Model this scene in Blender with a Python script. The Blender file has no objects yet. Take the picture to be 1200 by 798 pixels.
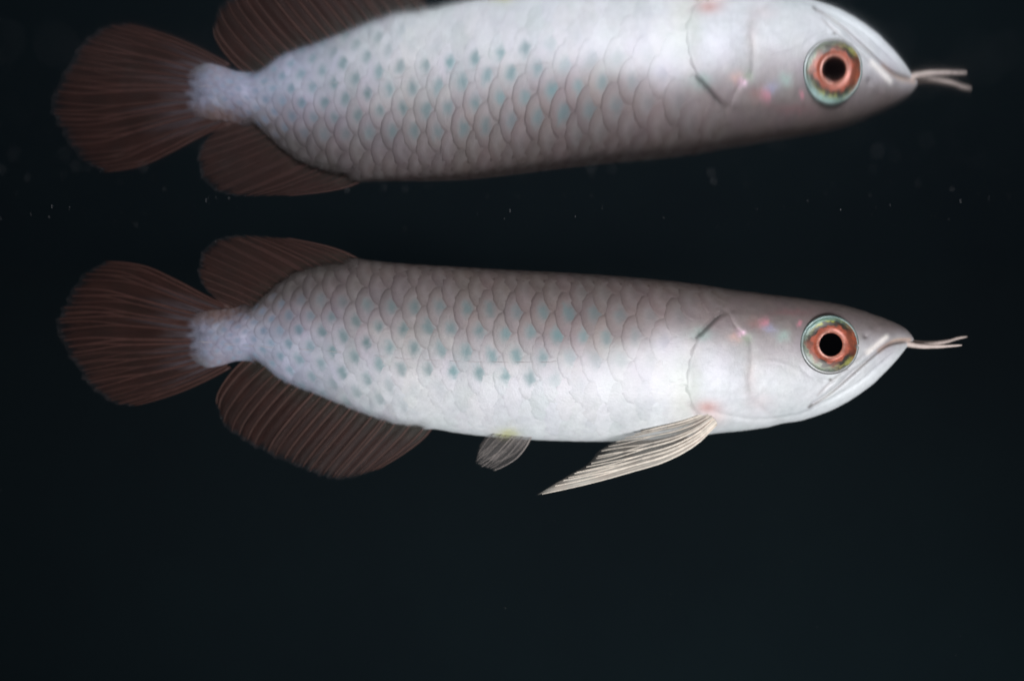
import bpy, math, random
import numpy as np
from mathutils import Matrix, Vector

random.seed(7)
rng = np.random.default_rng(7)
sc = bpy.context.scene
C = sc.collection

# ------------------------------------------------------------------ camera
S = 0.0003                 # metres per photo pixel in the fish's plane (y = 0): a 30 cm fish
F = 1000.0                 # focal length in photo pixels (1200 wide)
PITCH, ROLL = math.radians(-2.5), math.radians(-0.2)
CAM = np.array([0.0, -F * S, F * S * math.tan(-PITCH)])
RM = Matrix.Rotation(math.pi / 2 + PITCH, 3, 'X') @ Matrix.Rotation(ROLL, 3, 'Z')
R3 = np.array(RM)
cd = bpy.data.cameras.new('camera')
cam = bpy.data.objects.new('camera', cd); C.objects.link(cam)
cam.matrix_world = Matrix.Translation(CAM) @ RM.to_4x4()
cd.sensor_width = 36.0
cd.lens = F / 1200 * 36.0
cd.clip_start = 0.005; cd.clip_end = 20
cd.dof.use_dof = True
cd.dof.focus_distance = 0.277
cd.dof.aperture_fstop = 3.4
sc.camera = cam

# ------------------------------------------------------------------ world, lamps, exposure
w = bpy.data.worlds.new('World'); sc.world = w; w.use_nodes = True
w.node_tree.nodes['Background'].inputs[0].default_value = (0.30, 0.42, 0.6, 1)
w.node_tree.nodes['Background'].inputs[1].default_value = 0.015
sc.view_settings.view_transform = 'Standard'
sc.view_settings.look = 'None'
sc.view_settings.exposure = 0.0
sc.view_settings.gamma = 1.0

def area(name, loc, target, size, power, col):
    l = bpy.data.lights.new(name, 'AREA'); l.shape = 'RECTANGLE'
    l.size, l.size_y = size; l.energy = power; l.color = col
    o = bpy.data.objects.new(name, l); C.objects.link(o)
    o.location = loc
    d = Vector(target) - Vector(loc)
    o.rotation_euler = d.to_track_quat('-Z', 'Y').to_euler()
    return o
# photographer's light in front of the tank, a little below the fish
area('front_light', (0.10, -0.51, -0.15), (0.04, 0, 0.0), (0.36, 0.12), 3.35, (0.965, 0.985, 1.0))
# hood lamp over the tank
area('hood_light', (0.0, -0.06, 0.42), (0.0, 0.0, 0.0), (0.8, 0.10), 0.42, (1.0, 0.93, 0.90))
# weak unseen fill, added low down to brighten the back wall's foot
area('wall_fill_light', (0.1, 0.10, -0.42), (0.0, 0.40, -0.30), (0.9, 0.05), 0.55, (0.6, 1.0, 1.0))
try:
    sc.cycles.caustics_reflective = False
    sc.cycles.caustics_refractive = False
    sc.cycles.transparent_max_bounces = 24
except Exception:
    pass

# ------------------------------------------------------------------ pixel <-> place
def unproj(px, py, y):
    """point where the ray through a photo pixel meets the upright plane at depth y (arrays ok)"""
    px, py, y = np.broadcast_arrays(np.asarray(px, float), np.asarray(py, float), np.asarray(y, float))
    d = np.stack([(px - 600) / F, (399 - py) / F, -np.ones_like(px)], -1) @ R3.T
    t = (y - CAM[1]) / d[..., 1]
    return CAM + d * t[..., None]
def proj(p):
    q = (np.asarray(p) - CAM) @ R3
    return 600 + F * q[..., 0] / -q[..., 2], 399 - F * q[..., 1] / -q[..., 2]
def bend(px):
    """depth of the fish's mid-plane: head turned slightly to the glass, tail swung away (metres)"""
    px = np.asarray(px, float)
    return S * (0.00008 * np.clip(540 - px, 0, None) ** 2 - 0.00010 * np.clip(px - 800, 0, None) ** 2)

# ------------------------------------------------------------------ numeric helpers
def smooth_interp(x, xs, ys):
    xs, ys = np.asarray(xs, float), np.asarray(ys, float)
    h = np.diff(xs); d = np.diff(ys) / h
    m = np.zeros(len(xs)); m[0], m[-1] = d[0], d[-1]
    for i in range(1, len(xs) - 1):
        m[i] = 0 if d[i-1] * d[i] <= 0 else 3*(h[i-1]+h[i]) / ((2*h[i]+h[i-1])/d[i-1] + (h[i]+2*h[i-1])/d[i])
    x = np.clip(x, xs[0], xs[-1])
    i = np.clip(np.searchsorted(xs, x) - 1, 0, len(xs) - 2)
    t = (x - xs[i]) / h[i]
    return ((2*t**3-3*t**2+1)*ys[i] + (t**3-2*t**2+t)*h[i]*m[i] + (-2*t**3+3*t**2)*ys[i+1] + (t**3-t**2)*h[i]*m[i+1])
def tab(pairs):
    p = sorted(pairs); xs = [a for a, b in p]; ys = [b for a, b in p]
    return lambda x: smooth_interp(np.asarray(x, float), xs, ys)
def sstep(a, b, x):
    t = np.clip((x - a) / (b - a), 0, 1); return t * t * (3 - 2 * t)
_NT = rng.random((64, 64))
def vnoise(x, y):
    x, y = np.asarray(x, float), np.asarray(y, float)
    xi, yi = np.floor(x).astype(int), np.floor(y).astype(int)
    fx, fy = x - xi, y - yi; fx, fy = fx*fx*(3-2*fx), fy*fy*(3-2*fy)
    g = lambda a, b: _NT[a % 64, b % 64]
    return (g(xi, yi)*(1-fx)+g(xi+1, yi)*fx)*(1-fy) + (g(xi, yi+1)*(1-fx)+g(xi+1, yi+1)*fx)*fy
def fbm(x, y):
    return (vnoise(x, y) + .5*vnoise(2.1*x+7, 2.1*y+3) + .25*vnoise(4.3*x+1, 4.3*y+9)) / 1.75
def catmull(pts, n):
    p = np.asarray(pts, float)
    q = np.vstack([2*p[0]-p[1], p, 2*p[-1]-p[-2]])
    out = []
    for i in range(1, len(q)-2):
        t = np.linspace(0, 1, 24, endpoint=False)[:, None]
        out.append(.5*((2*q[i]) + (q[i+1]-q[i-1])*t + (2*q[i-1]-5*q[i]+4*q[i+1]-q[i+2])*t**2 + (3*q[i]-q[i-1]-3*q[i+1]+q[i+2])*t**3))
    out = np.vstack(out + [p[-1:]])
    s = np.r_[0, np.cumsum(np.linalg.norm(np.diff(out, axis=0), axis=1))]
    u = np.linspace(0, s[-1], n)
    return np.stack([np.interp(u, s, out[:, k]) for k in range(p.shape[1])], -1)
def polydist(px, py, pts):
    """distance in pixels to a smooth line; also the position along it 0..1"""
    p = catmull(pts, 60)
    best = np.full(np.shape(px), 1e9); par = np.zeros(np.shape(px))
    for i in range(len(p)-1):
        a, b = p[i], p[i+1]; ab = b - a
        t = np.clip(((px-a[0])*ab[0] + (py-a[1])*ab[1]) / (ab @ ab), 0, 1)
        d = np.hypot(px-a[0]-t*ab[0], py-a[1]-t*ab[1])
        m = d < best; best = np.where(m, d, best); par = np.where(m, (i+t)/(len(p)-1), par)
    return best, par
def gauss(px, py, cx, cy, rx, ry=None):
    return np.exp(-((px-cx)/rx)**2 - ((py-cy)/(ry or rx))**2)

# ------------------------------------------------------------------ mesh helpers
def link(name, me, mat, parent=None, origin=(0, 0, 0)):
    o = bpy.data.objects.new(name, me); C.objects.link(o)
    if mat: me.materials.append(mat)
    if parent:
        o.parent = parent
        o.location = Vector(origin) - PORG[parent.name]
    else:
        o.location = origin
    PORG[o.name] = Vector(origin)
    return o
PORG = {}
def mesh(name, verts, faces, mat, parent=None, origin=None, smooth=True, cols=None, attrs=None):
    verts = np.asarray(verts, float)
    if origin is None: origin = verts.mean(0)
    origin = np.asarray(origin, float)
    me = bpy.data.meshes.new(name)
    me.from_pydata((verts - origin).tolist(), [], [tuple(int(k) for k in f) for f in faces])
    if smooth: me.polygons.foreach_set('use_smooth', [True] * len(me.polygons))
    if cols is not None:
        a = me.color_attributes.new('Col', 'FLOAT_COLOR', 'POINT')
        cc = np.ones((len(verts), 4)); cc[:, :3] = np.clip(cols, 0, 1)
        a.data.foreach_set('color', cc.ravel())
    for k, v in (attrs or {}).items():
        v = np.asarray(v, float)
        if v.ndim == 2:
            a = me.attributes.new(k, 'FLOAT_VECTOR', 'POINT'); a.data.foreach_set('vector', v.ravel())
        else:
            a = me.attributes.new(k, 'FLOAT', 'POINT'); a.data.foreach_set('value', v.ravel())
    me.update()
    return link(name, me, mat, parent, origin)
def grid_faces(n, m, wrap=False, flip=False):
    f = []
    for i in range(n-1):
        for j in range(m if wrap else m-1):
            j2 = (j+1) % m
            q = (i*m+j, i*m+j2, (i+1)*m+j2, (i+1)*m+j)
            f.append(q[::-1] if flip else q)
    return f
def tube(path, radii, seg=6, caps=True):
    path = np.asarray(path, float); n = len(path)
    tg = np.gradient(path, axis=0); tg /= np.linalg.norm(tg, axis=1)[:, None] + 1e-12
    up = np.array([0, 1.0, 0.13]); V = []
    for i in range(n):
        a = np.cross(tg[i], up); a /= np.linalg.norm(a); b = np.cross(tg[i], a)
        for k in range(seg):
            t = 2*math.pi*k/seg
            V.append(path[i] + radii[i]*(math.cos(t)*a + math.sin(t)*b))
    Fc = grid_faces(n, seg, wrap=True)
    if caps: Fc.append(tuple(range(seg))[::-1]); Fc.append(tuple((n-1)*seg+k for k in range(seg)))
    return np.array(V), Fc

# ------------------------------------------------------------------ materials
def newmat(name):
    m = bpy.data.materials.new(name); m.use_nodes = True
    nt = m.node_tree; nt.nodes.clear()
    return m, nt, nt.nodes, nt.links
def N(nt, typ, **kw):
    n = nt.nodes.new(typ)
    for k, v in kw.items(): setattr(n, k, v)
    return n
def val(nt, op, a, b=None, c=None, clamp=False):
    n = nt.nodes.new('ShaderNodeMath'); n.operation = op; n.use_clamp = clamp
    for i, x in enumerate((a, b, c)):
        if x is None: continue
        if isinstance(x, (int, float)): n.inputs[i].default_value = x
        else: nt.links.new(x, n.inputs[i])
    return n.outputs[0]
def mixc(nt, fac, a, b, mode='MIX'):
    n = nt.nodes.new('ShaderNodeMix'); n.data_type = 'RGBA'; n.blend_type = mode
    for s, x in ((n.inputs[0], fac), (n.inputs[6], a), (n.inputs[7], b)):
        if isinstance(x, (int, float)): s.default_value = x
        elif isinstance(x, tuple): s.default_value = (*x, 1) if len(x) == 3 else x
        else: nt.links.new(x, s)
    return n.outputs[2]
def maprange(nt, v, a, b, c=0.0, d=1.0):
    n = nt.nodes.new('ShaderNodeMapRange'); n.interpolation_type = 'SMOOTHSTEP'
    nt.links.new(v, n.inputs[0])
    for i, x in enumerate((a, b, c, d)): n.inputs[i+1].default_value = x
    return n.outputs[0]
def noise(nt, vec, scale, detail=3, rough=.55):
    n = nt.nodes.new('ShaderNodeTexNoise'); n.inputs['Scale'].default_value = scale
    n.inputs['Detail'].default_value = detail; n.inputs['Roughness'].default_value = rough
    if vec is not None: nt.links.new(vec, n.inputs['Vector'])
    return n

def skin_material(name, scale_spots):
    m, nt, nd, lk = newmat(name)
    out = N(nt, 'ShaderNodeOutputMaterial'); b = N(nt, 'ShaderNodeBsdfPrincipled')
    lk.new(b.outputs[0], out.inputs[0])
    geo = N(nt, 'ShaderNodeNewGeometry')
    col = N(nt, 'ShaderNodeAttribute', attribute_name='Col').outputs['Color']
    n1 = noise(nt, geo.outputs['Position'], 420, 4)
    n2 = noise(nt, geo.outputs['Position'], 95, 3)
    n3 = noise(nt, geo.outputs['Position'], 1700, 2)
    f = val(nt, 'ADD', val(nt, 'MULTIPLY', n1.outputs[0], .30), val(nt, 'MULTIPLY', n2.outputs[0], .30))
    f = val(nt, 'ADD', f, val(nt, 'MULTIPLY', n3.outputs[0], .16))
    f = val(nt, 'ADD', f, .62)
    cmb = N(nt, 'ShaderNodeCombineColor')
    for i in range(3): lk.new(f, cmb.inputs[i])
    c = mixc(nt, 1.0, col, cmb.outputs[0], 'MULTIPLY')
    # mother-of-pearl drift of hue
    c = mixc(nt, 0.07, c, n2.outputs['Color'], 'OVERLAY')
    if scale_spots:
        suv = N(nt, 'ShaderNodeAttribute', attribute_name='suv').outputs['Vector']
        spot = N(nt, 'ShaderNodeAttribute', attribute_name='spot').outputs['Fac']
        sep = N(nt, 'ShaderNodeSeparateXYZ'); lk.new(suv, sep.inputs[0])
        nx = val(nt, 'MULTIPLY', val(nt, 'SUBTRACT', n1.outputs[0], .5), .5)
        du = val(nt, 'DIVIDE', val(nt, 'ADD', val(nt, 'SUBTRACT', sep.outputs[0], -.22), nx), .32)
        dv = val(nt, 'DIVIDE', val(nt, 'ADD', sep.outputs[1], nx), .33)
        r = val(nt, 'SQRT', val(nt, 'ADD', val(nt, 'POWER', du, 2.0), val(nt, 'POWER', dv, 2.0)))
        mask = val(nt, 'MULTIPLY', maprange(nt, r, 1.65, .1), spot)
        tint = N(nt, 'ShaderNodeAttribute', attribute_name='tint').outputs['Color']
        c = mixc(nt, mask, c, tint)
        # darker skin pigment along the free rim of a scale
        rr = val(nt, 'SQRT', val(nt, 'ADD', val(nt, 'POWER', sep.outputs[0], 2.0), val(nt, 'POWER', sep.outputs[1], 2.0)))
        rimw = N(nt, 'ShaderNodeAttribute', attribute_name='rim').outputs['Fac']
        rm = val(nt, 'MULTIPLY', maprange(nt, rr, .45, 1.05), rimw)
        c = mixc(nt, rm, c, mixc(nt, 1.0, c, (.58, .53, .53), 'MULTIPLY'))
        lt = val(nt, 'MULTIPLY', val(nt, 'SUBTRACT', maprange(nt, rr, .2, .5), maprange(nt, rr, .5, .85)), .03)
        c = mixc(nt, lt, c, (.75, .74, .76))
    fade = N(nt, 'ShaderNodeAttribute', attribute_name='fade').outputs['Fac']
    nf = noise(nt, geo.outputs['Position'], 330, 2, .5)
    fa = val(nt, 'ADD', fade, val(nt, 'MULTIPLY', val(nt, 'SUBTRACT', nf.outputs[0], .5), .35))
    lk.new(val(nt, 'MAXIMUM', maprange(nt, fa, .15, 1.0), maprange(nt, fade, .9, 1.0)), b.inputs['Alpha'])
    lk.new(c, b.inputs['Base Color'])
    b.inputs['Metallic'].default_value = .12
    b.inputs['Specular IOR Level'].default_value = .2
    lk.new(val(nt, 'ADD', val(nt, 'MULTIPLY', n1.outputs[0], .2), .42), b.inputs['Roughness'])
    b.inputs['Sheen Weight'].default_value = .05
    bp = N(nt, 'ShaderNodeBump'); bp.inputs['Strength'].default_value = .22; bp.inputs['Distance'].default_value = .0006
    lk.new(val(nt, 'ADD', n1.outputs[0], val(nt, 'MULTIPLY', n3.outputs[0], .5)), bp.inputs['Height'])
    lk.new(bp.outputs[0], b.inputs['Normal'])
    return m
M_BODY = skin_material('silver_skin', False)
M_SCALE = skin_material('silver_scale', True)

def simple(name, col, rough=.5, metal=0, spec=.4, nscale=300, namp=.35, use_col=False):
    m, nt, nd, lk = newmat(name)
    out = N(nt, 'ShaderNodeOutputMaterial'); b = N(nt, 'ShaderNodeBsdfPrincipled')
    lk.new(b.outputs[0], out.inputs[0])
    geo = N(nt, 'ShaderNodeNewGeometry')
    n1 = noise(nt, geo.outputs['Position'], nscale, 4)
    f = val(nt, 'ADD', val(nt, 'MULTIPLY', n1.outputs[0], 2*namp), 1-namp)
    cmb = N(nt, 'ShaderNodeCombineColor')
    for i in range(3): lk.new(f, cmb.inputs[i])
    src = N(nt, 'ShaderNodeAttribute', attribute_name='Col').outputs['Color'] if use_col else (*col, 1)
    lk.new(mixc(nt, 1.0, src, cmb.outputs[0], 'MULTIPLY'), b.inputs['Base Color'])
    b.inputs['Roughness'].default_value = rough; b.inputs['Metallic'].default_value = metal
    b.inputs['Specular IOR Level'].default_value = spec
    return m
def fin_material(name, opacity, fibre):
    m, nt, nd, lk = newmat(name)
    out = N(nt, 'ShaderNodeOutputMaterial'); b = N(nt, 'ShaderNodeBsdfPrincipled')
    tr = N(nt, 'ShaderNodeBsdfTransparent'); tl = N(nt, 'ShaderNodeBsdfTranslucent')
    mx = N(nt, 'ShaderNodeMixShader'); mx2 = N(nt, 'ShaderNodeMixShader')
    uv = N(nt, 'ShaderNodeAttribute', attribute_name='fuv').outputs['Vector']
    mp = N(nt, 'ShaderNodeMapping'); mp.inputs['Scale'].default_value = (fibre, 3.0, 1); lk.new(uv, mp.inputs[0])
    n1 = noise(nt, mp.outputs[0], 1.0, 4, .65)
    geo = N(nt, 'ShaderNodeNewGeometry')
    n2 = noise(nt, geo.outputs['Position'], 130, 3)
    col = N(nt, 'ShaderNodeAttribute', attribute_name='Col').outputs['Color']
    f = val(nt, 'ADD', val(nt, 'MULTIPLY', n1.outputs[0], 1.25), val(nt, 'MULTIPLY', n2.outputs[0], .5))
    f = val(nt, 'ADD', f, .12)
    cmb = N(nt, 'ShaderNodeCombineColor')
    for i in range(3): lk.new(f, cmb.inputs[i])
    c = mixc(nt, 1.0, col, cmb.outputs[0], 'MULTIPLY')
    lk.new(c, b.inputs['Base Color']); lk.new(c, tl.inputs[0])
    b.inputs['Roughness'].default_value = .5; b.inputs['Specular IOR Level'].default_value = .2
    mx.inputs[0].default_value = .25
    lk.new(b.outputs[0], mx.inputs[1]); lk.new(tl.outputs[0], mx.inputs[2])
    op = val(nt, 'MULTIPLY', maprange(nt, n1.outputs[0], .2, .75, .55, 1.0), N(nt, 'ShaderNodeAttribute', attribute_name='opac').outputs['Fac'])
    op = val(nt, 'MULTIPLY', op, opacity)
    lk.new(op, mx2.inputs[0]); lk.new(tr.outputs[0], mx2.inputs[1]); lk.new(mx.outputs[0], mx2.inputs[2])
    lk.new(mx2.outputs[0], out.inputs[0])
    return m
M_FIN = fin_material('dark_fin_membrane', .9, 70)
M_PALEFIN = fin_material('pale_fin_membrane', .62, 26)
M_RAY = simple('fin_ray_brown', (.10, .045, .035), .5, 0, .25, 500, .4, True)
M_BARB = simple('barbel_skin', (.58, .47, .43), .45, 0, .35, 900, .3)
M_EYE = simple('iris', (1, 1, 1), .32, .1, .35, 1600, .38, True)
M_PUPIL = simple('pupil_black', (.0012, .0012, .0016), .5, 0, .0, 300, .1)
M_RING = simple('eye_rim', (.45, .55, .50), .3, .15, .5, 900, .35, True)
M_LINE = simple('lateral_pore', (.50, .45, .46), .6, 0, .2, 900, .4)

# ------------------------------------------------------------------ the setting: tank and water
WLINE = 250.0
WATER_Z = float(unproj(590, WLINE, 0.0)[2])
m, nt, nd, lk = newmat('tank_back_paint')
out = N(nt, 'ShaderNodeOutputMaterial'); b = N(nt, 'ShaderNodeBsdfPrincipled'); lk.new(b.outputs[0], out.inputs[0])
geo = N(nt, 'ShaderNodeNewGeometry')
n1 = noise(nt, geo.outputs['Position'], 6, 5); n2 = noise(nt, geo.outputs['Position'], 160, 3)
f = val(nt, 'ADD', val(nt, 'MULTIPLY', n1.outputs[0], .8), val(nt, 'MULTIPLY', n2.outputs[0], .5))
r = N(nt, 'ShaderNodeValToRGB'); lk.new(f, r.inputs[0])
r.color_ramp.elements[0].position = .3; r.color_ramp.elements[0].color = (.0056, .0086, .0122, 1)
r.color_ramp.elements[1].position = .95; r.color_ramp.elements[1].color = (.0080, .0138, .0172, 1)
lk.new(r.outputs[0], b.inputs['Base Color']); b.inputs['Roughness'].default_value = .85; b.inputs['Specular IOR Level'].default_value = .1
M_TANK = m

def box(name, lo, hi, mat):
    lo, hi = np.array(lo, float), np.array(hi, float)
    v = [[(lo, hi)[i][0], (lo, hi)[j][1], (lo, hi)[k][2]] for i in (0, 1) for j in (0, 1) for k in (0, 1)]
    fc = [(0, 1, 3, 2), (4, 6, 7, 5), (0, 4, 5, 1), (2, 3, 7, 6), (0, 2, 6, 4), (1, 5, 7, 3)]
    o = mesh(name, v, fc, mat, smooth=False); o['kind'] = 'structure'
    return o
box('tank_wall', (-0.9, 0.42, -0.50), (0.9, 0.44, WATER_Z + .05), M_TANK)
box('tank_floor', (-0.9, -0.7, -0.52), (0.9, 0.44, -0.503), M_TANK)

m, nt, nd, lk = newmat('water_surface')
out = N(nt, 'ShaderNodeOutputMaterial')
gl = N(nt, 'ShaderNodeBsdfGlossy'); gl.inputs['Roughness'].default_value = .032; gl.inputs['Color'].default_value = (.95, .97, 1, 1)
tr = N(nt, 'ShaderNodeBsdfTransparent'); mx = N(nt, 'ShaderNodeMixShader'); fr = N(nt, 'ShaderNodeFresnel')
fr.inputs['IOR'].default_value = 1.333
geo = N(nt, 'ShaderNodeNewGeometry')
mp = N(nt, 'ShaderNodeMapping'); mp.inputs['Scale'].default_value = (1, .5, 1); lk.new(geo.outputs['Position'], mp.inputs[0])
n1 = noise(nt, mp.outputs[0], 22, 2, .4)
bp = N(nt, 'ShaderNodeBump'); bp.inputs['Strength'].default_value = 1.0; bp.inputs['Distance'].default_value = .00006
lk.new(n1.outputs[0], bp.inputs['Height']); lk.new(bp.outputs[0], gl.inputs['Normal'])
lk.new(fr.outputs[0], mx.inputs[0]); lk.new(tr.outputs[0], mx.inputs[1]); lk.new(gl.outputs[0], mx.inputs[2])
lk.new(mx.outputs[0], out.inputs[0])
def water_z(x, y):
    # a long, shallow swell (a millimetre or two) crossing the tank at a slant
    x, y = np.broadcast_arrays(np.asarray(x, float), np.asarray(y, float))
    drop = np.zeros(x.shape); w_ = sstep(-.018, .03, x); n = 48
    for k in range(n):
        f = (k + .5) / n; yy = -.26 + (y + .26) * f
        sl = ((1 - w_) * sstep(-.245, -.20, yy) + w_ * sstep(-.195, -.10, yy)) * sstep(.02, -.08, yy)
        sl = sl * sstep(-.022, .022, x + .33 * (yy + .30))
        drop += sl * np.clip(y + .26, 0, None) / n
    return WATER_Z - .0155 * drop
wx, wy = np.meshgrid(np.linspace(-.9, .9, 181), np.r_[np.linspace(-.7, -.26, 12), np.linspace(-.2575, .03, 116), np.linspace(.05, .4195, 13)], indexing='ij')
wv = np.stack([wx.ravel(), wy.ravel(), water_z(wx, wy).ravel()], -1)
water = mesh('water', wv, grid_faces(181, 141, flip=True), m)
water['kind'] = 'structure'

# ------------------------------------------------------------------ the fish
FORG = unproj(600, 515, 0.0)
fish = bpy.data.objects.new('arowana_fish', None); C.objects.link(fish)
fish.location = FORG; PORG[fish.name] = Vector(FORG)
fish.empty_display_size = .05
fish['label'] = 'long silver fish with dark brown fins and red-ringed eye swimming under the water surface'
fish['category'] = 'fish'

TOP = tab([(205, 386), (208, 380), (215, 373), (228, 367), (245, 363), (262, 361), (278, 359), (292, 352), (310, 336), (330, 319), (350, 308), (375, 302), (400, 300), (420, 303), (440, 306),
           (470, 309), (500, 311), (550, 314), (600, 317), (650, 319.5), (700, 322.5), (750, 326.5), (800, 331.5), (840, 337), (870, 341), (900, 345), (940, 350), (980, 356), (1010, 364), (1035, 373), (1050, 379), (1060, 385), (1067, 392), (1070, 396)])
BOT = tab([(205, 396), (208, 405), (215, 413), (228, 424), (245, 431), (262, 428), (278, 423), (292, 423), (305, 432), (330, 452), (373, 470), (413, 486), (447, 498), (480, 505), (507, 502.5), (530, 506), (560, 510), (600, 513.5),
           (650, 516), (700, 517), (750, 515.5), (800, 512), (840, 507.5), (870, 504.5), (895, 501), (913, 496.5), (935, 493), (960, 486), (990, 472), (1015, 455), (1035, 437), (1050, 421), (1060, 409), (1067, 402), (1070, 399)])
WID = tab([(205, 3), (212, 6), (230, 9), (260, 13), (300, 18), (350, 24), (400, 30), (450, 36), (550, 45), (650, 49.5), (750, 51), (830, 49), (880, 46), (930, 43), (970, 39), (1000, 34), (1030, 25), (1050, 16), (1060, 10), (1067, 4.5), (1070, 1.5)])
LATF = tab([(205, .5), (300, .58), (400, .60), (500, .58), (700, .55), (850, .52), (950, .50), (1070, .45)])
NTOP = tab([(205, 2.0), (300, 1.45), (380, 1.7), (440, 2.3), (520, 2.9), (700, 3.1), (850, 3.0), (980, 2.6), (1070, 2.1)])
NBOT = tab([(205, 2.0), (300, 1.5), (420, 1.55), (520, 1.9), (700, 2.0), (850, 1.95), (980, 1.8), (1070, 2.0)])

xs = np.unique(np.r_[np.linspace(205, 225, 14), np.linspace(225, 800, 230), np.linspace(800, 1045, 210), np.linspace(1045, 1070, 40)])
NH = 120
# even spacing round the half section
ph = np.linspace(0, math.pi, NH + 1)
def section(X):
    X = np.asarray(X, float)[:, None]
    yc = bend(X)
    T = unproj(X, TOP(X), yc); B = unproj(X, BOT(X), yc)
    lf = LATF(X)[..., None]; Cc = T * (1 - lf) + B * lf
    c, s = np.cos(ph)[None], np.sin(ph)[None]
    nn = np.where(c > 0, NTOP(X), NBOT(X))
    zc = np.sign(c) * np.abs(c) ** (2 / nn); yy = np.abs(s) ** (2 / nn)
    P = np.where(zc[..., None] > 0, Cc + (T - Cc) * zc[..., None], Cc + (B - Cc) * -zc[..., None])
    P[..., 1] -= WID(X) * S * yy
    return P
G = section(xs)                                    # near half, (nx, NH+1, 3)
# re-space each half section evenly by arc length
for i in range(len(xs)):
    d = np.r_[0, np.cumsum(np.linalg.norm(np.diff(G[i], axis=0), axis=1))]
    u = np.linspace(0, d[-1], NH + 1)
    G[i] = np.stack([np.interp(u, d, G[i][:, k]) for k in range(3)], -1)
def normals(G):
    a = np.gradient(G, axis=0); b_ = np.gradient(G, axis=1)
    n = np.cross(b_, a); n /= np.linalg.norm(n, axis=-1)[..., None] + 1e-15
    if n[len(G)//2, NH//2, 1] > 0: n = -n
    return n
NRM = normals(G)
NRM[:, 0] = [0, 0, 1]; NRM[:, -1] = [0, 0, -1]
GX, GY = proj(G)

# relief of the head, in photo pixels
GILL = [(852, 363), (833, 378), (815, 397), (804, 425), (802, 455), (811, 480), (835, 501)]
MOUTH = [(1069, 400), (1055, 401), (1040, 405), (1025, 416), (1000, 438), (972, 462), (948, 477)]
MAXIL = [(1040, 394), (1020, 409), (996, 429), (975, 447), (958, 463)]
JAW2 = [(1052, 410), (1030, 429), (1005, 450), (970, 470), (945, 481)]
PREOP = [(852, 363), (858, 378), (868, 390), (880, 400), (881, 425), (879, 450), (884, 468), (900, 484), (915, 492)]
THROAT = [(828, 478), (850, 486), (880, 491), (905, 491), (935, 486), (958, 478)]
CHEEK = [(884, 427), (905, 423), (930, 430)]
SUTURE = [(853, 365), (862, 382), (872, 391)]
ORBIT = [(971 + 42*math.cos(t), 404 + 42*math.sin(t)) for t in np.linspace(.5, 2.6, 12)]
def groove(pts, wid, dep, fade=.12):
    d, t = polydist(GX, GY, pts)
    return -dep * np.exp(-(d / wid) ** 2) * sstep(0, fade, t) * sstep(1, 1 - fade, t)
disp = np.zeros(GX.shape)
dg, tg_ = polydist(GX, GY, GILL)
gp = catmull(GILL, 60)
gx_at = np.interp(GY, gp[:, 1], gp[:, 0])
inside = np.where(GX > gx_at, 1.0, 0.0)
inband = sstep(362, 372, GY) * sstep(503, 490, GY)
disp += inside * 2.6 * np.exp(-dg / 26.0) * sstep(0, 6, dg) * inband
disp -= (1 - inside) * .5 * np.exp(-(dg / 4.0) ** 2) * inband
disp += groove(MOUTH, 2.0, 3.4, .05) + groove(MAXIL, 1.6, 1.3) + groove(JAW2, 2.0, 1.5) + groove(PREOP, 4.0, .8)
disp += groove(THROAT, 2.2, 1.0) + groove(CHEEK, 1.6, -.5) + groove(SUTURE, 1.6, 1.0) + groove(ORBIT, 2.4, .9)
disp += groove([(844, 366), (832, 379), (818, 394)], 2.0, 2.0)
disp += 1.4 * gauss(GX, GY, 848, 443, 22, 28) + 1.5 * gauss(GX, GY, 918, 455, 28, 24)
dm, tm = polydist(GX, GY, [(1037, 398), (1015, 415), (985, 440), (965, 458)])
disp += 1.3 * np.exp(-(dm / 4.5) ** 2)
disp += 1.4 * gauss(GX, GY, 1020, 388, 5, 4) - 1.6 * gauss(GX, GY, 1014, 394, 2.4) + 1.0 * gauss(GX, GY, 1034, 383, 6, 4)
disp -= 2.0 * gauss(GX, GY, 971, 404, 26)
disp += (fbm(GX/14, GY/14) - .5) * 1.2 * sstep(780, 860, GX) * sstep(1060, 1030, GX)
edge = np.ones(NH+1); edge[:4] = [0, .3, .6, .85]; edge[-4:] = [.85, .6, .3, 0]
disp *= edge[None]
G = G + NRM * (disp * S)[..., None]
NRM = normals(G); NRM[:, 0] = [0, 0, 1]; NRM[:, -1] = [0, 0, -1]
GX, GY = proj(G)

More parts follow.
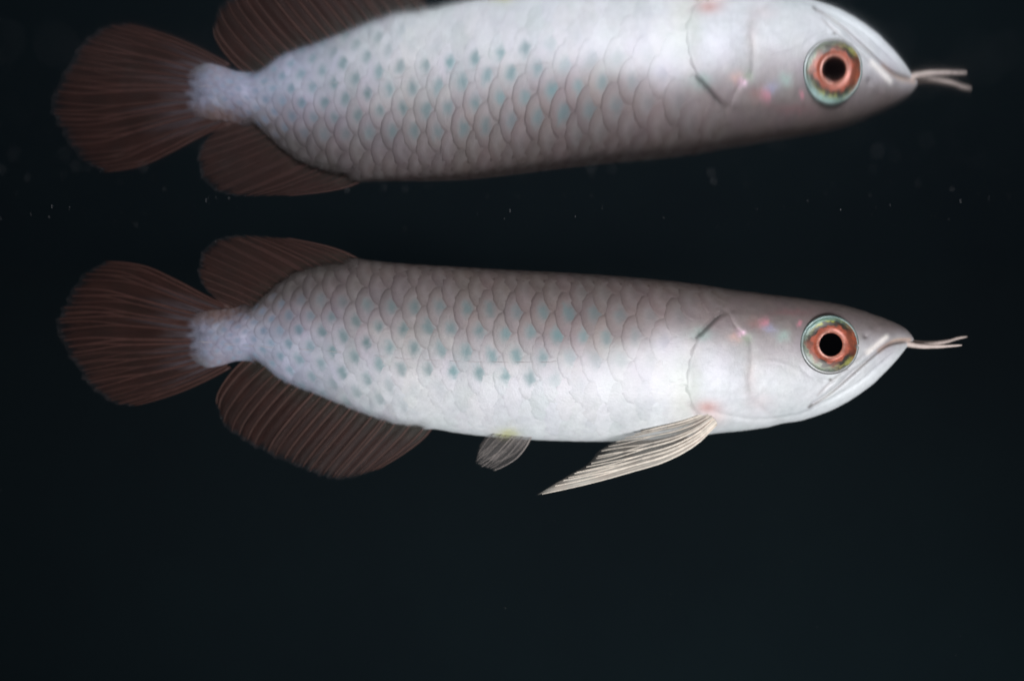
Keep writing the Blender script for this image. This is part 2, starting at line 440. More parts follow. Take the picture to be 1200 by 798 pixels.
# skin colour, painted creases and highlights included, as a function of place on the near flank (photo pixels only name the spot)
EDGE = tab([(200, 368), (300, 376), (400, 388), (500, 402), (600, 414), (660, 415), (720, 409), (800, 391), (850, 404), (900, 410), (960, 408), (1010, 401), (1070, 398)])  # height at which the dark upper flank turns pale
EW = tab([(200, 10), (300, 20), (450, 34), (580, 26), (680, 15), (800, 12), (880, 20), (980, 14), (1070, 7)])
def skin_colour(px, py, head_only=False):
    px, py = np.asarray(px, float), np.asarray(py, float)
    wob = (fbm(px/26, py/26) - .5) * 14
    e = (py + wob - EDGE(px)) / EW(px)
    k = 1 / (1 + np.exp(-e * 1.6))
    tt = np.clip((py - TOP(px)) / (EDGE(px) - TOP(px) + 1e-6), 0, 1)
    back = np.array([.106, .081, .077]) * (1 - tt)[..., None] + np.array([.232, .188, .187]) * tt[..., None]
    t2 = np.clip((py - EDGE(px)) / (BOT(px) - EDGE(px) + 1e-6), 0, 1)
    belly = np.array([.58, .56, .59]) * (1 - t2)[..., None] + np.array([.72, .735, .755]) * t2[..., None]
    c = back * (1 - k)[..., None] + belly * k[..., None]
    # lilac rear flank
    tail = sstep(480, 300, px)[..., None]
    c = c * (1 - tail) + tail * (back * (1 - k)[..., None] + np.array([.47, .48, .62]) * k[..., None])
    tb = (sstep(470, 380, px) * sstep(.62, .95, (py - TOP(px)) / (BOT(px) - TOP(px))))[..., None]
    c = c * (1 - tb * .18)
    c = c * (1 - .30 * sstep(330, 240, px))[..., None] * (1 - .22 * sstep(520, 380, px) * (1 - k))[..., None]
    def tintin(c, g, col): return c * (1 - g[..., None]) + np.array(col) * g[..., None]
    c = tintin(c, .75 * gauss(px, py, 829, 477, 15, 8), (.55, .27, .24))
    c = tintin(c, .40 * gauss(px, py, 838, 490, 14, 10), (.72, .48, .44))
    c = tintin(c, .6 * gauss(px, py, 596, 508, 11, 6), (.62, .60, .12))
    c = tintin(c, .25 * gauss(px, py, 800, 470, 16, 40), (.70, .70, .52))
    # thin scaling and brown skin where the flank runs out into the fins
    nb = fbm(px/7 + 30, py/7 + 11); nb2 = fbm(px/15 + 3, py/15 + 41)
    c = c * (1 + .55 * sstep(420, 300, px) * (nb2 - .5))[..., None] * (1 + .5 * sstep(330, 240, px) * (nb - .5))[..., None]
    c = tintin(c, .55 * sstep(275, 235, px) * sstep(.50, .64, nb2), (.26, .22, .27))
    c = tintin(c, .55 * sstep(300, 262, px) * sstep(.34, .08, (py - TOP(px)) / (BOT(px) - TOP(px)) + (nb - .5) * .3), (.20, .13, .12))
    c = tintin(c, .45 * sstep(290, 255, px) * sstep(.72, .98, (py - TOP(px)) / (BOT(px) - TOP(px)) + (nb - .5) * .3), (.22, .16, .16))
    up_ = py - (362 - .27 * np.clip(px - 285, 0, 160)) + (nb - .5) * 22
    c = tintin(c, .72 * sstep(255, 290, px) * sstep(500, 390, px) * sstep(16, -16, up_), (.088, .074, .072))
    c = tintin(c, .45 * sstep(285, 320, px) * sstep(500, 450, px) * sstep(34, 6, BOT(px) - py + (nb - .5) * 34), (.24, .235, .30))
    c = tintin(c, .45 * sstep(270, 320, px) * sstep(440, 380, px) * sstep(46, 4, py - TOP(px) + (nb - .5) * 26), (.085, .072, .068))
    c = tintin(c, .5 * sstep(228, 250, px) * sstep(345, 262, px) * sstep(22, 2, py - TOP(px) + (nb - .5) * 22), (.14, .075, .06))
    wx_, wy_ = px, py
    px = px + (fbm(wx_/5 + 9, wy_/5) - .5) * 9; py = py + (fbm(wx_/5, wy_/5 + 17) - .5) * 7
    c = tintin(c, .45 * gauss(px, py, 846, 441, 24, 30), (.68, .68, .73))
    c = tintin(c, .40 * gauss(px, py, 878, 440, 8, 36), (.50, .43, .43))
    c = tintin(c, .30 * gauss(px, py, 893, 470, 13, 10), (.66, .50, .52))
    c = tintin(c, .30 * gauss(px, py, 815, 440, 8, 45), (.52, .50, .44))
    # pink and green iridescent highlights behind the eye, painted into the skin colour
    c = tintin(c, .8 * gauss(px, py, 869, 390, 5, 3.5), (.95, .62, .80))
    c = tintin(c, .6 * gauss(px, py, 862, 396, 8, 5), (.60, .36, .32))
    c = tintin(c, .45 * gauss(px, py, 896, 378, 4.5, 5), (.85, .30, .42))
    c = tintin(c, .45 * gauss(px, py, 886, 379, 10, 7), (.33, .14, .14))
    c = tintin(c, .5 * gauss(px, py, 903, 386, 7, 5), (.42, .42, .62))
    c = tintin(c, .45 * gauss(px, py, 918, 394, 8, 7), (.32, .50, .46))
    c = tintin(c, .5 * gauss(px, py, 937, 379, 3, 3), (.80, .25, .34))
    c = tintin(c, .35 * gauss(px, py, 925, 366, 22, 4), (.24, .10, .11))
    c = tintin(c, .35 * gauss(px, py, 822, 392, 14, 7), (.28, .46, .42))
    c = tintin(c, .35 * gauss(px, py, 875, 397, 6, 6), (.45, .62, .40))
    px, py = wx_, wy_
    # lip, bright maxilla tip, dark specks
    d, t = polydist(px, py, [(1039, 395), (1028, 404), (1017, 413)])
    c = tintin(c, .9 * np.exp(-(d / 3.2) ** 2), (.95, .88, .84))
    d, t = polydist(px, py, [(1066, 398), (1050, 399), (1040, 404), (1030, 411)])
    c = tintin(c, .6 * np.exp(-(d / 2.5) ** 2), (.62, .40, .28))
    c = tintin(c, .8 * gauss(px, py, 973, 445, 2.2, 1.6), (.08, .06, .05))
    c = tintin(c, .6 * gauss(px, py, 992, 433, 2.2, 1.4), (.10, .08, .07))
    c = tintin(c, .6 * gauss(px, py, 1014, 395, 2.4), (.12, .09, .09))
    d, t = polydist(px, py, MOUTH)  # crease shade of the mouth, jaw and gill grooves, painted into the colour
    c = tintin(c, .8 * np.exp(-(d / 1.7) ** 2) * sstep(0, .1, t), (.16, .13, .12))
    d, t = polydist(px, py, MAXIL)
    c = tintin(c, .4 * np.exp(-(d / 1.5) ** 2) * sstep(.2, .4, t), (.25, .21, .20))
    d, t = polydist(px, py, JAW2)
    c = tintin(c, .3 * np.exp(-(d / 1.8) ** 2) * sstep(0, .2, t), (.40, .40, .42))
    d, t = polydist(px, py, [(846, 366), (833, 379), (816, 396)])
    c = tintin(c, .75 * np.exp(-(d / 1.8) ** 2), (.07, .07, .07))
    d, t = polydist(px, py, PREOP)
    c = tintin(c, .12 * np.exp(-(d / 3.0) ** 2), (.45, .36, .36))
    # soft white lower jaw
    jaw = sstep(905, 990, px) * sstep(0, 12, py - (400 + (1069 - px) * .63))
    c = tintin(c, .7 * jaw, (.90, .92, .95))
    return np.clip(c, .01, .97)

def thinning(px, py):
    """1 on the solid flank, falling to 0 where the scaly sheath runs out on to the fin bases"""
    f = sstep(202, 262, px + 12 * (fbm(px/16, py/4.5) - .5))
    f = np.minimum(f, 1 - sstep(268, 300, px) * sstep(432, 395, px) * sstep(24, 2, py - TOP(px)))
    f = np.minimum(f, 1 - sstep(282, 305, px) * sstep(512, 488, px) * sstep(17, 1, BOT(px) - py))
    return f
COL = skin_colour(GX, GY)
# whole body: near half + mirrored far half about the bent mid-plane
mid = bend(xs)[:, None] * np.ones((1, NH+1))
FARG = G.copy(); FARG[..., 1] = 2 * mid - G[..., 1]
full = np.concatenate([G, FARG[:, -2:0:-1]], 1)
fcol = np.concatenate([COL, COL[:, -2:0:-1]], 1)
nx, mm = full.shape[:2]
V = full.reshape(-1, 3); Fc = grid_faces(nx, mm, wrap=True)
c0, c1 = len(V), len(V) + 1
V = np.vstack([V, full[0].mean(0) + [-S*.6, 0, 0], full[-1].mean(0) + [S*.6, 0, 0]])
Fc += [(c0, (j+1) % mm, j) for j in range(mm)] + [(c1, (nx-1)*mm+j, (nx-1)*mm+(j+1) % mm) for j in range(mm)]
fc2 = np.vstack([fcol.reshape(-1, 3), fcol[0].mean(0), fcol[-1].mean(0)])
TH = thinning(GX, GY); TH = np.concatenate([TH, TH[:, -2:0:-1]], 1).ravel()
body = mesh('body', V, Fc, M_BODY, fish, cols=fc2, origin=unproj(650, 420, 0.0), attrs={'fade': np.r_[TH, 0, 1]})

# ---- sampler on the near flank: u = station in px, t = 0 (ridge of the back) .. 1 (belly keel)
def sample(u, t):
    iu = np.interp(u, xs, np.arange(len(xs))); it = np.clip(t, 0, 1) * NH
    i0 = np.clip(iu.astype(int), 0, len(xs)-2); j0 = np.clip(it.astype(int), 0, NH-1)
    a, b_ = (iu - i0)[..., None], (it - j0)[..., None]
    f = lambda A: (A[i0, j0]*(1-a)+A[i0+1, j0]*a)*(1-b_) + (A[i0, j0+1]*(1-a)+A[i0+1, j0+1]*a)*b_
    n = f(NRM); n /= np.linalg.norm(n, axis=-1)[..., None]
    return f(G), n
ARC = np.array([np.linalg.norm(np.diff(G[i], axis=0), axis=1).sum() for i in range(len(xs))]) / S   # half girth, px

# ---- scales
SEG = 14
ang = np.linspace(0, 2*math.pi, SEG, endpoint=False)
SA, SB, SR = [0.0], [0.0], [0.0]
for r in (.5, .86, 1.0, 1.03):
    SA += list(r*np.cos(ang)); SB += list(r*np.sin(ang)); SR += [r]*SEG
SA, SB, SR = map(np.array, (SA, SB, SR))
SF = [(0, 1+k, 1+(k+1) % SEG) for k in range(SEG)]
for q in range(3):
    SF += [(1+q*SEG+k, 1+(q+1)*SEG+k, 1+(q+1)*SEG+(k+1) % SEG, 1+q*SEG+(k+1) % SEG) for k in range(SEG)]
def scale_geo(u, t, P, Q, arc, mirror):
    U = u + SA * P * .70
    # the free edge of a scale is a rounded, slightly pointed shield
    Tt = t + SB * Q * 1.10 / arc * (1 - .10 * SA)
    Pp, Nn = sample(U, Tt)
    px, py = proj(Pp)
    lk_ = 1 - .84 * float(sstep(360, 450, proj(sample(np.array([u]), np.array([t]))[0])[1][0]))
    lift = .12 - np.where(SA < 0, .46 * lk_ + .05, 1.15) * SA + .15 * (1 - SR**2)
    lift = np.where(SR > 1.01, lift - .12 - .75 * lk_, lift)
    lift = np.where(SR == 1.0, lift - .30 * lk_, lift)
    Vv = Pp + Nn * (lift * S * np.clip(P / 28, .35, 1))[:, None]
    cc = skin_colour(px, py); fd = thinning(px, py)
    if mirror: Vv[:, 1] = 2 * bend(U) - Vv[:, 1]
    return Vv, cc, px, py, fd
cols_u, u = [], 822.0
PIT = tab([(200, 11), (260, 15), (340, 22), (430, 27), (520, 28.5), (700, 29), (760, 31), (830, 33)])
while u > 216:
    cols_u.append(u); u -= float(PIT(u))
def rows_for(u, k, n):
    return [(2*r + (k % 2) + .45) / (2*n) for r in range(n)]
NROW = 5
cells = []
ku = 0
x = 806.0
while x > 214:
    P = float(PIT(x))
    for half in (0, 1):
        xx = x - half * P / 2
        arc = float(np.interp(xx, xs, ARC))
        Q = arc / (2 * NROW)
        for r in range(NROW + (1 - half)):
            t = (2*r + half) / (2*NROW)
            t = min(max(t, .035), .965)
            # no scales on the gill cover
            cells.append((xx, t, P, Q, arc))
    x -= P
cells = [c for c in cells if not (c[0] > 800 and .24 < c[1])]
for xx, t in ((834, .035), (846, .10), (832, .17)):
    arc = float(np.interp(xx, xs, ARC)); cells.append((xx, t, 31.0, arc/(2*NROW), arc))
cells.sort(key=lambda c: -c[0])
def spot_strength(px, py):
    s = sstep(336, 362, py) * sstep(462, 440, py) * sstep(240, 320, px) * (.15 + .85 * sstep(800, 650, px))
    s *= 1 - .9 * sstep(600, 700, px) * sstep(395, 440, py)
    s *= .75 + .25 * sstep(350, 385, py)
    rear = sstep(520, 430, px) * sstep(215, 260, px) * sstep(360, 385, py) * sstep(500, 470, py)
    return np.maximum(s, .62 * rear)
far_V, far_F, far_C, far_S, far_T, far_R, far_U = [], [], [], [], [], [], []
nfar = 0; far_D = []
for (xx, t, P, Q, arc) in cells:
    jx, jt, js = rng.normal(0, .035) * P, rng.normal(0, .004), float(np.clip(rng.normal(1.02, .05), .93, 1.12))
    for mirror in (False, True):
        Vv, cc, px, py, fd = scale_geo(xx + jx, t + jt, P * js, Q * js, arc, mirror)
        cx, cy = px[0], py[0]
        lum = float(rng.normal(1, .03))
        cc = cc * lum * (1 + rng.normal(0, .007, 3))
        sp = float(spot_strength(cx - 6, cy)) * float(np.clip(rng.normal(.86, .07), .6, 1.))
        g = float(sstep(420, 370, cy)); bl = float(sstep(420, 260, cx))
        tint = np.array([.185, .275, .29]) * (1 - g*.42) + bl * np.array([.06, .06, .16])
        tint = np.tile(tint * rng.normal(1, .08), (len(Vv), 1))
        rim = np.full(len(Vv), (.36 - .33 * float(sstep(350, 430, cy))) * float(sstep(230, 380, cx)*.7+.3))
        suv = np.stack([SA, SB, 0*SA], -1)
        if not mirror:
            mesh('scale', Vv, SF, M_SCALE, fish, origin=Vv[0], cols=cc,
                 attrs={'suv': suv, 'spot': np.full(len(Vv), sp), 'tint': tint, 'rim': rim, 'fade': fd})
        else:
            far_V.append(Vv); far_F += [tuple(k + nfar for k in f[::-1]) for f in SF]; nfar += len(Vv)
            far_C.append(cc); far_S.append(np.full(len(Vv), sp)); far_T.append(tint); far_R.append(rim); far_D.append(fd); far_U.append(suv)
fs = mesh('scale_cover', np.vstack(far_V), far_F, M_SCALE, fish, origin=unproj(520, 400, .012), cols=np.vstack(far_C),
          attrs={'suv': np.vstack(far_U), 'spot': np.concatenate(far_S), 'tint': np.vstack(far_T), 'rim': np.concatenate(far_R), 'fade': np.concatenate(far_D)})
fs['kind'] = 'stuff'

# ---- lateral line: short dark pore grooves
def surf_at(px, py):
    d = (GX - px)**2 + (GY - py)**2
    i, j = np.unravel_index(np.argmin(d), d.shape)
    ui, tj = float(xs[i]), j / NH
    for _ in range(6):                              # refine towards the exact pixel
        p, n = sample(np.array([ui]), np.array([tj])); a, b_ = proj(p[0])
        ui += (px - a); tj += (py - b_) / float(np.interp(ui, xs, ARC))
    return p[0], n[0], ui, tj
LL = tab([(215, 398), (300, 405), (400, 412), (480, 420), (560, 423.5), (630, 424), (700, 418), (760, 412)])
xl = 232.0
while xl < 650:
    L = random.uniform(14, 24)
    if random.random() < .7:
        pts = []
        for q in np.linspace(0, 1, 5):
            p, n, _, _ = surf_at(xl + q*L, float(LL(xl + q*L)) + .8*math.sin(3*q))
            pts.append(p + n * S * .62)
        Vv, Ff = tube(pts, [S*r for r in (.12, .28, .32, .26, .12)], 5)
        mesh('lateral_line', Vv, Ff, M_LINE, fish)
    xl += L + random.uniform(4, 16)

# ---- eyes
def make_eye(side):
    p, n, ui, tj = surf_at(971, 404)
    n = n * .75 + np.array([0, -1, 0]) * .25; n /= np.linalg.norm(n)
    ex = np.array([1.0, 0, 0]); ex -= n * (ex @ n); ex /= np.linalg.norm(ex)
    ez = np.cross(ex, n); ez = ez if ez[2] > 0 else -ez
    p = p + n * S * .2
    def place(r, a, h):
        q = p + S*(r*np.cos(a))[..., None]*ex + S*(r*np.sin(a))[..., None]*ez + S*h[..., None]*n
        if side: q[..., 1] = 2*float(bend(971)) - q[..., 1]
        return q
    A = np.linspace(0, 2*math.pi, 96, endpoint=False)
    # iris
    rr = np.linspace(8, 30.5, 40); Rg, Ag = np.meshgrid(rr, A, indexing='ij')
    h = 3.0 + 4.6 * np.sqrt(np.clip(1 - (Rg/31.5)**2, 0, 1)) - 1.2*np.exp(-((Rg-15)/3.)**2)
    deg = np.degrees(Ag)
    nzz = fbm(np.cos(Ag)*3.2 + Rg/9 + 5, np.sin(Ag)*3.2 + 5)
    nz2 = fbm(np.cos(Ag)*9 + 15, np.sin(Ag)*9 + Rg/5 + 9)
    def ag(c, w): return np.exp(-(((deg - c + 180) % 360 - 180) / w) ** 2)
    salmon = np.array([.44, .105, .06]); red = np.array([.46, .10, .05]); dark = np.array([.05, .04, .03])
    yel = np.array([.42, .42, .07]); grn = np.array([.30, .45, .30]); pale = np.array([.40, .55, .50])
    k = np.zeros(Rg.shape + (3,)) + salmon
    def lay(k, m, c): m = np.clip(m, 0, 1)[..., None]; return k*(1-m) + np.asarray(c)*m
    Rw = Rg*.83 + 8.0*(nzz - .5) + 4*(nz2 - .5)
    grey = np.array([.24, .255, .245])
    k = lay(k, np.exp(-((Rg-14.8)/1.5)**2)*.5, (.62, .33, .26))
    k = lay(k, sstep(17, 20, Rw) * (1.1*ag(35, 40) + .8*ag(120, 35)), red)
    k = lay(k, sstep(16.5, 19, Rw) * sstep(24.5, 21.5, Rw) * (.9*ag(100, 38) + .75*ag(55, 14) + .8*ag(-48, 22) + .7*ag(-110, 22) + .8*ag(150, 18) + .5), dark)
    k = lay(k, sstep(20.5, 23, Rw) * (1.2*ag(95, 38)), yel)
    k = lay(k, sstep(20.5, 23.5, Rw) * (1.0*ag(-52, 26)), yel*.9 + .06)
    k = lay(k, sstep(21.0, 24, Rw) * (1.1*ag(190, 62) + .9*ag(-95, 30)), np.array([.20, .24, .17]))
    k = lay(k, sstep(22, 24.5, Rw) * sstep(.48, .62, nz2) * .75, dark*1.3)
    k = lay(k, sstep(24.6, 26.6, Rw), grey*(.8) )
    k = lay(k, sstep(26, 28, Rg) * (.8*ag(110, 55)), (.18, .33, .30))
    k = lay(k, sstep(13.8, 12.6, Rg), (.02, .015, .015))
    k *= (.50 + .6 * nz2)[..., None]
    e = mesh('eye', place(Rg, Ag, h).reshape(-1, 3), grid_faces(40, 96, wrap=True, flip=not side), M_EYE, fish, cols=k.reshape(-1, 3))
    # pupil: a low black lens
    rr = np.linspace(.01, 13.9, 10); Rg, Ag = np.meshgrid(rr, A, indexing='ij')
    h = 6.4 + 1.6*np.sqrt(np.clip(1-(Rg/14)**2, 0, 1)) - 1.4*sstep(13, 13.9, Rg)
    mesh('pupil', place(Rg, Ag, h).reshape(-1, 3), grid_faces(10, 96, wrap=True, flip=not side), M_PUPIL, e)
    # clear rim of the socket
    B = np.linspace(0, 2*math.pi, 10, endpoint=False); Ag, Bg = np.meshgrid(A, B, indexing='ij')
    Rg = 31.0 + 2.5*np.cos(Bg); h = 1.9 + 2.3*np.sin(Bg)
    up = .5 + .5*np.sin(Ag)
    rc = np.array([.36, .35, .35])*(1-up)[..., None] + np.array([.20, .29, .27])*up[..., None]
    rc = rc + .18*(fbm(np.cos(Ag)*5+3, np.sin(Ag)*5+3)-.5)[..., None]
    rc *= (1 - .65*sstep(.3, 1.0, np.cos(Bg)))[..., None]
    mesh('eye_rim', place(Rg, Ag, h).reshape(-1, 3), grid_faces(96, 10, wrap=True, flip=bool(side)), M_RING, e, cols=rc.reshape(-1, 3))
make_eye(False); make_eye(True)

# ---- fins: a thin closed membrane over raised rays
def coons(base, tip, first, last, n, m):
    b_, t_ = catmull(base, n), catmull(tip, n); f_, l_ = catmull(first, m), catmull(last, m)
    b_[0], b_[-1], t_[0], t_[-1] = f_[0], l_[0], f_[-1], l_[-1]
    u = np.linspace(0, 1, n)[:, None, None]; v = np.linspace(0, 1, m)[None, :, None]
    return ((1-v)*b_[:, None] + v*t_[:, None] + (1-u)*f_[None] + u*l_[None]
            - ((1-u)*(1-v)*f_[0] + u*(1-v)*l_[0] + (1-u)*v*f_[-1] + u*v*l_[-1]))
def make_fin(name, base, tip, first, last, rays, depth, mat, colf, rayc, ray_r=(1.3, .35), opac=None, split=True, label=None, mirror=False, scallop=.035, raymat=None):
    per = 6; n = rays*per + 1; m = 34
    g = coons(base, tip, first, last, n, m)
    ui, vj = np.meshgrid(np.linspace(0, 1, n), np.linspace(0, 1, m), indexing='ij')
    # ragged margin between rays
    k = np.abs(np.sin(np.pi * ui * rays))
    jag = 1 + .045 * vj - scallop * .35 * k * sstep(.8, 1, vj) - scallop*1.3*(vnoise(ui*rays*1.7+3, ui*0+2)) * sstep(.7, 1, vj) - scallop*1.1*(vnoise(ui*rays*3.1+13, ui*0+7)) * sstep(.85, 1, vj)
    g = g[:, :1] + (g - g[:, :1]) * jag[..., None]
    dz = depth(ui, vj, g)
    y = bend(g[..., 0]) + S*dz + S*.28*np.cos(2*np.pi*ui*rays)*sstep(0, .3, vj)
    P = unproj(g[..., 0], g[..., 1], y)
    th = S * (.9*(1-vj) + .22)
    A, Bk = P.copy(), P.copy(); A[..., 1] -= th/2; Bk[..., 1] += th/2
    if mirror:
        for q in (A, Bk): q[..., 1] = 2*bend(g[..., 0]) - q[..., 1]
    VV = np.vstack([A.reshape(-1, 3), Bk.reshape(-1, 3)]); o = n*m
    FF = grid_faces(n, m) + [tuple(o + k for k in f[::-1]) for f in grid_faces(n, m)]
    for i in range(n-1):
        for j in (0, m-1):
            FF.append((i*m+j, o+i*m+j, o+(i+1)*m+j, (i+1)*m+j))
    for j in range(m-1):
        for i in (0, n-1):
            FF.append((i*m+j, i*m+j+1, o+i*m+j+1, o+i*m+j))
    cc = colf(ui, vj, g).reshape(-1, 3); cc = np.vstack([cc, cc])
    fuv = np.stack([ui.ravel(), vj.ravel(), 0*ui.ravel()], -1)
    op = opac(ui, vj) if opac else 1.08 - .38 * vj
    op = (op * (1 - .85 * sstep(.86, 1.0, vj + .10 * (vnoise(ui*rays*3.7, vj*0 + 5) - .5)))).ravel()
    org = np.array(P[n//2, 0])
    fo = mesh(name, VV, FF, mat, fish, origin=org, cols=cc, attrs={'fuv': np.vstack([fuv, fuv]), 'opac': np.r_[op, op]})
    if label: fo['label'] = label
    for r in range(rays + 1):
        i = min(r*per, n-1) if r in (0, rays) else r*per + random.randint(-2, 2)
        path = P[i].copy()
        if mirror: path[:, 1] = 2*bend(g[i, :, 0]) - path[:, 1]
        vv = np.linspace(0, 1, m)
        rad = S*(ray_r[0]*(1-vv) + ray_r[1]*vv) * random.uniform(.65, 1.1)
        if split and 0 < r < rays:
            h_ = int(m*.5)
            Va, Fa = tube(path[:h_+1:2] if h_ % 2 == 0 else path[:h_+1], rad[:h_+1:2] if h_ % 2 == 0 else rad[:h_+1], 6, False)
            allV, allF = [Va], list(Fa); off = len(Va)
            for sgn in (-1, 1):                     # the ray forks half-way out
                q = P[np.clip(i + sgn*2, 0, n-1)].copy()
                if mirror: q[:, 1] = 2*bend(g[i, :, 0]) - q[:, 1]
                wgt = sstep(h_/m, .85, vv)[:, None]
                br = path*(1-wgt) + q*wgt
                Vb, Fb = tube(br[h_-3::2], rad[h_-3::2]*.8*sstep(h_-6, h_+3, np.arange(m)[h_-3::2]), 5, False)
                allV.append(Vb); allF += [tuple(k + off for k in f) for f in Fb]; off += len(Vb)
            Vr, Fr = np.vstack(allV), allF
        else:
            Vr, Fr = tube(path[::2], rad[::2], 6)
        rc = np.asarray(rayc(r/rays)) * random.uniform(.72, 1.2)
        mesh('fin_ray', Vr, Fr, raymat or M_RAY, fo, cols=np.tile(rc, (len(Vr), 1)))
    return fo

def browns(ui, vj, g):
    nz = fbm(g[..., 0]/30, g[..., 1]/30)[..., None]
    c = np.array([.046, .018, .0145])*(1-nz*.6) + nz*.6*np.array([.034, .022, .019])
    return c
def browns_base(olive):
    def f(ui, vj, g):
        c = browns(ui, vj, g)
        k = sstep(.45, .05, vj)[..., None]*olive
        c = c*(1-k) + k*np.array([.040, .038, .030])
        e = sstep(.93, 1.0, vj)[..., None]
        return c*(1-e) + e*np.array([.060, .055, .060])
    return f
def tailc(ui, vj, g):
    c = browns_base(.15)(ui, vj, g)
    st = vnoise(ui*26 + 5, vj*2.0 + 3)
    k = (sstep(.46, .08, vj + (st - .5)*.35) * .8 * sstep(0, .15, ui) * sstep(1, .85, ui))[..., None]
    return c*(1-k) + k*np.array([.125, .10, .115])
flat = lambda ui, vj, g: 0*ui
make_fin('caudal_fin',
         [(270, 361), (256, 370), (248, 380), (245, 393), (248, 407), (258, 420), (270, 430)],
         [(122, 307), (100, 316), (85, 335), (74, 360), (65, 378), (70, 398), (80, 415), (95, 440), (110, 458), (130, 472), (152, 477)],
         [(270, 361), (240, 346.5), (205, 328), (170, 313), (122, 307)],
         [(270, 430), (240, 446), (205, 461), (152, 477)],
         18, lambda u, v, g: 7*np.sin(u*5+1)*v*v + 5*v*v, M_FIN, tailc,
         lambda q: (.056, .025, .021), (2.3, .9))
make_fin('dorsal_fin',
         [(424, 306), (390, 322), (362, 336), (335, 352), (315, 364), (292, 372)],
         [(335, 279), (300, 275.5), (265, 277), (245, 286), (234, 302), (232, 320), (238, 336), (252, 350)],
         [(424, 306), (402, 295), (375, 287), (335, 279)],
         [(292, 372), (274, 361), (252, 350)],
         17, lambda u, v, g: 5*np.sin(u*4+.4)*v, M_FIN, browns_base(.5),
         lambda q: (.044, .021, .018), (1.5, .6), split=False)
make_fin('anal_fin',
         [(508, 499), (484, 488), (452, 475), (418, 461), (380, 445), (342, 428), (300, 410)],
         [(440, 551), (415, 560.5), (390, 562), (350, 548), (310, 530), (275, 510), (259, 495), (253, 476)],
         [(508, 499), (494, 515), (470, 533), (440, 551)],
         [(300, 410), (274, 434), (258, 457), (253, 476)],
         19, lambda u, v, g: -5*np.sin(u*4.5)*v, M_FIN, browns_base(.85),
         lambda q: (.064, .032, .026), (2.0, .6), split=False)
def pale(ui, vj, g):
    nz = fbm(g[..., 0]/16+4, g[..., 1]/16)[..., None]
    c = np.array([.58, .47, .40])*(1-nz) + nz*np.array([.80, .77, .70])
    k = sstep(.25, 0, vj)[..., None]
    return c*(1-k) + k*np.array([.72, .50, .45])
def make_pectoral(mirror):
    dep = (lambda u, v, g: -(38 + 16*v*(1-u) - 4*v)) if not mirror else (lambda u, v, g: -(40 - 14*v))
    dyp = 0 if not mirror else -34                   # the far one is folded up against the flank
    sh = lambda pts: [(x, y + dyp*(838-x)/200*1.4 + (dyp*.25 if mirror else 0)) for x, y in pts]
    make_fin('pectoral_fin',
             sh([(840, 497), (838, 492), (834, 488), (828, 484)]),
             sh([(634, 578), (652, 566), (674, 553), (692, 542), (704, 528), (722, 517), (750, 506)]),
             sh([(840, 497), (815, 521), (780, 540), (740, 552), (700, 563), (634, 578)]),
             sh([(828, 484), (800, 494), (775, 500), (750, 506)]),
             8, dep, M_PALEFIN, pale, lambda q: np.array([.78, .69, .60])*(1-.3*q), (1.9, .7),
             opac=lambda u, v: .22 + .95*sstep(.45, 0, u) + .5*sstep(.3, 0, v), mirror=mirror, scallop=.02)
make_pectoral(False); make_pectoral(True)
def pelv(ui, vj, g):
    c = np.zeros(ui.shape + (3,)) + np.array([.26, .23, .22])
    k = (sstep(.38, .05, vj)*sstep(.35, .8, ui))[..., None]
    return c*(1-k) + k*np.array([.58, .58, .08])
def make_pelvic(mirror):
    make_fin('pelvic_fin',
             [(624, 509), (612, 505), (600, 503), (586, 503)],
             [(577, 552), (568, 551), (560, 548), (556, 543), (560, 532)],
             [(624, 509), (616, 524), (602, 539), (577, 552)],
             [(586, 503), (574, 512), (560, 532)],
             6, lambda u, v, g: -(16 + 9*v), M_PALEFIN, pelv, lambda q: np.array([.36, .31, .29])*(1-.5*q), (.8, .3),
             opac=lambda u, v: .20 + .4*sstep(.4, 0, v), mirror=mirror, scallop=.05)
make_pelvic(False); make_pelvic(True)

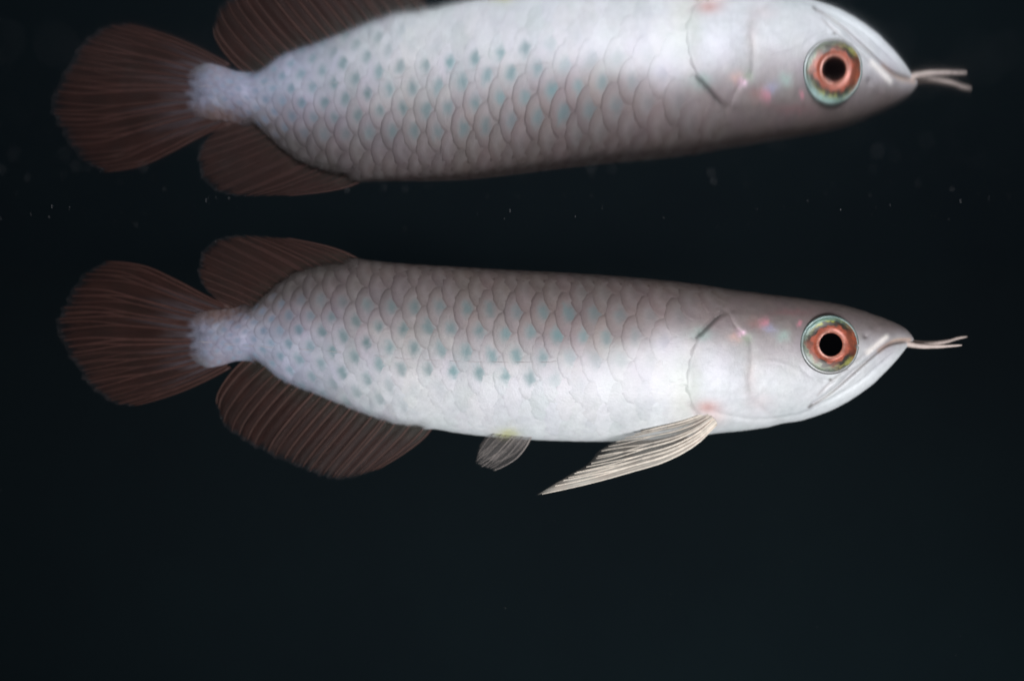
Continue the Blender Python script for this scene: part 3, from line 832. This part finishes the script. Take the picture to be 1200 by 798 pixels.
# ---- barbels at the tip of the lower jaw
for k, pts in enumerate(([(1062, 401), (1072, 402), (1090, 402.5), (1110, 400), (1122, 396.5), (1133, 394.5)],
                         [(1060, 402), (1070, 404.5), (1085, 406), (1105, 405.8), (1127, 404.5)])):
    p = catmull(pts, 22); q = np.linspace(0, 1, 22)
    y = bend(p[:, 0]) + S*((-5 - 9*q) if k else (5 + 12*q))
    Vv, Ff = tube(unproj(p[:, 0], p[:, 1], y), S*(2.7*(1-q)**.8 + .9 + .1*np.sin(q*23)), 8)
    mesh('barbel', Vv, Ff, M_BARB, fish)

# ------------------------------------------------------------------ dust drifting just under the surface film
M_DUST = simple('dust', (.19, .187, .195), .8, 0, .1, 800, .2)
DV, DF = [], []
t_ = (1 + 5**.5)/2
ico = np.array([(-1, t_, 0), (1, t_, 0), (-1, -t_, 0), (1, -t_, 0), (0, -1, t_), (0, 1, t_), (0, -1, -t_), (0, 1, -t_), (t_, 0, -1), (t_, 0, 1), (-t_, 0, -1), (-t_, 0, 1)]) / 1.9
icf = [(0,11,5),(0,5,1),(0,1,7),(0,7,10),(0,10,11),(1,5,9),(5,11,4),(11,10,2),(10,7,6),(7,1,8),(3,9,4),(3,4,2),(3,2,6),(3,6,8),(3,8,9),(4,9,5),(2,4,11),(6,2,10),(8,6,7),(9,8,1)]
for k in range(430):
    yy = CAM[1] + 29.4 / (347 - random.uniform(60, 262))
    d = yy - CAM[1]
    xx = random.uniform(-.62, .62) * d
    r = .00005 + .00016 * random.random()**3
    if d < .16: r *= .8
    z = float(water_z(xx, yy)) - .0001 - .0003*random.random()**2
    o = len(DV)
    a = np.array([random.uniform(.5, 1.3), random.uniform(.5, 1.3), random.uniform(.4, 1)])
    DV += list(ico*r*a + [xx, yy, z]); DF += [tuple(o+i for i in f) for f in icf]
for k in range(60):
    px, py, yy = random.uniform(0, 1200), random.uniform(520, 798), random.uniform(-.05, .2)
    p = unproj(px, py, yy); o = len(DV); r = .00004 + .00005*random.random()
    DV += list(ico*r + p); DF += [tuple(o+i for i in f) for f in icf]
dust = mesh('floating_dust', DV, DF, M_DUST)
dust['kind'] = 'stuff'; dust['label'] = 'tiny pale dust specks drifting beneath the water surface'; dust['category'] = 'dust'
print('cells', len(cells))
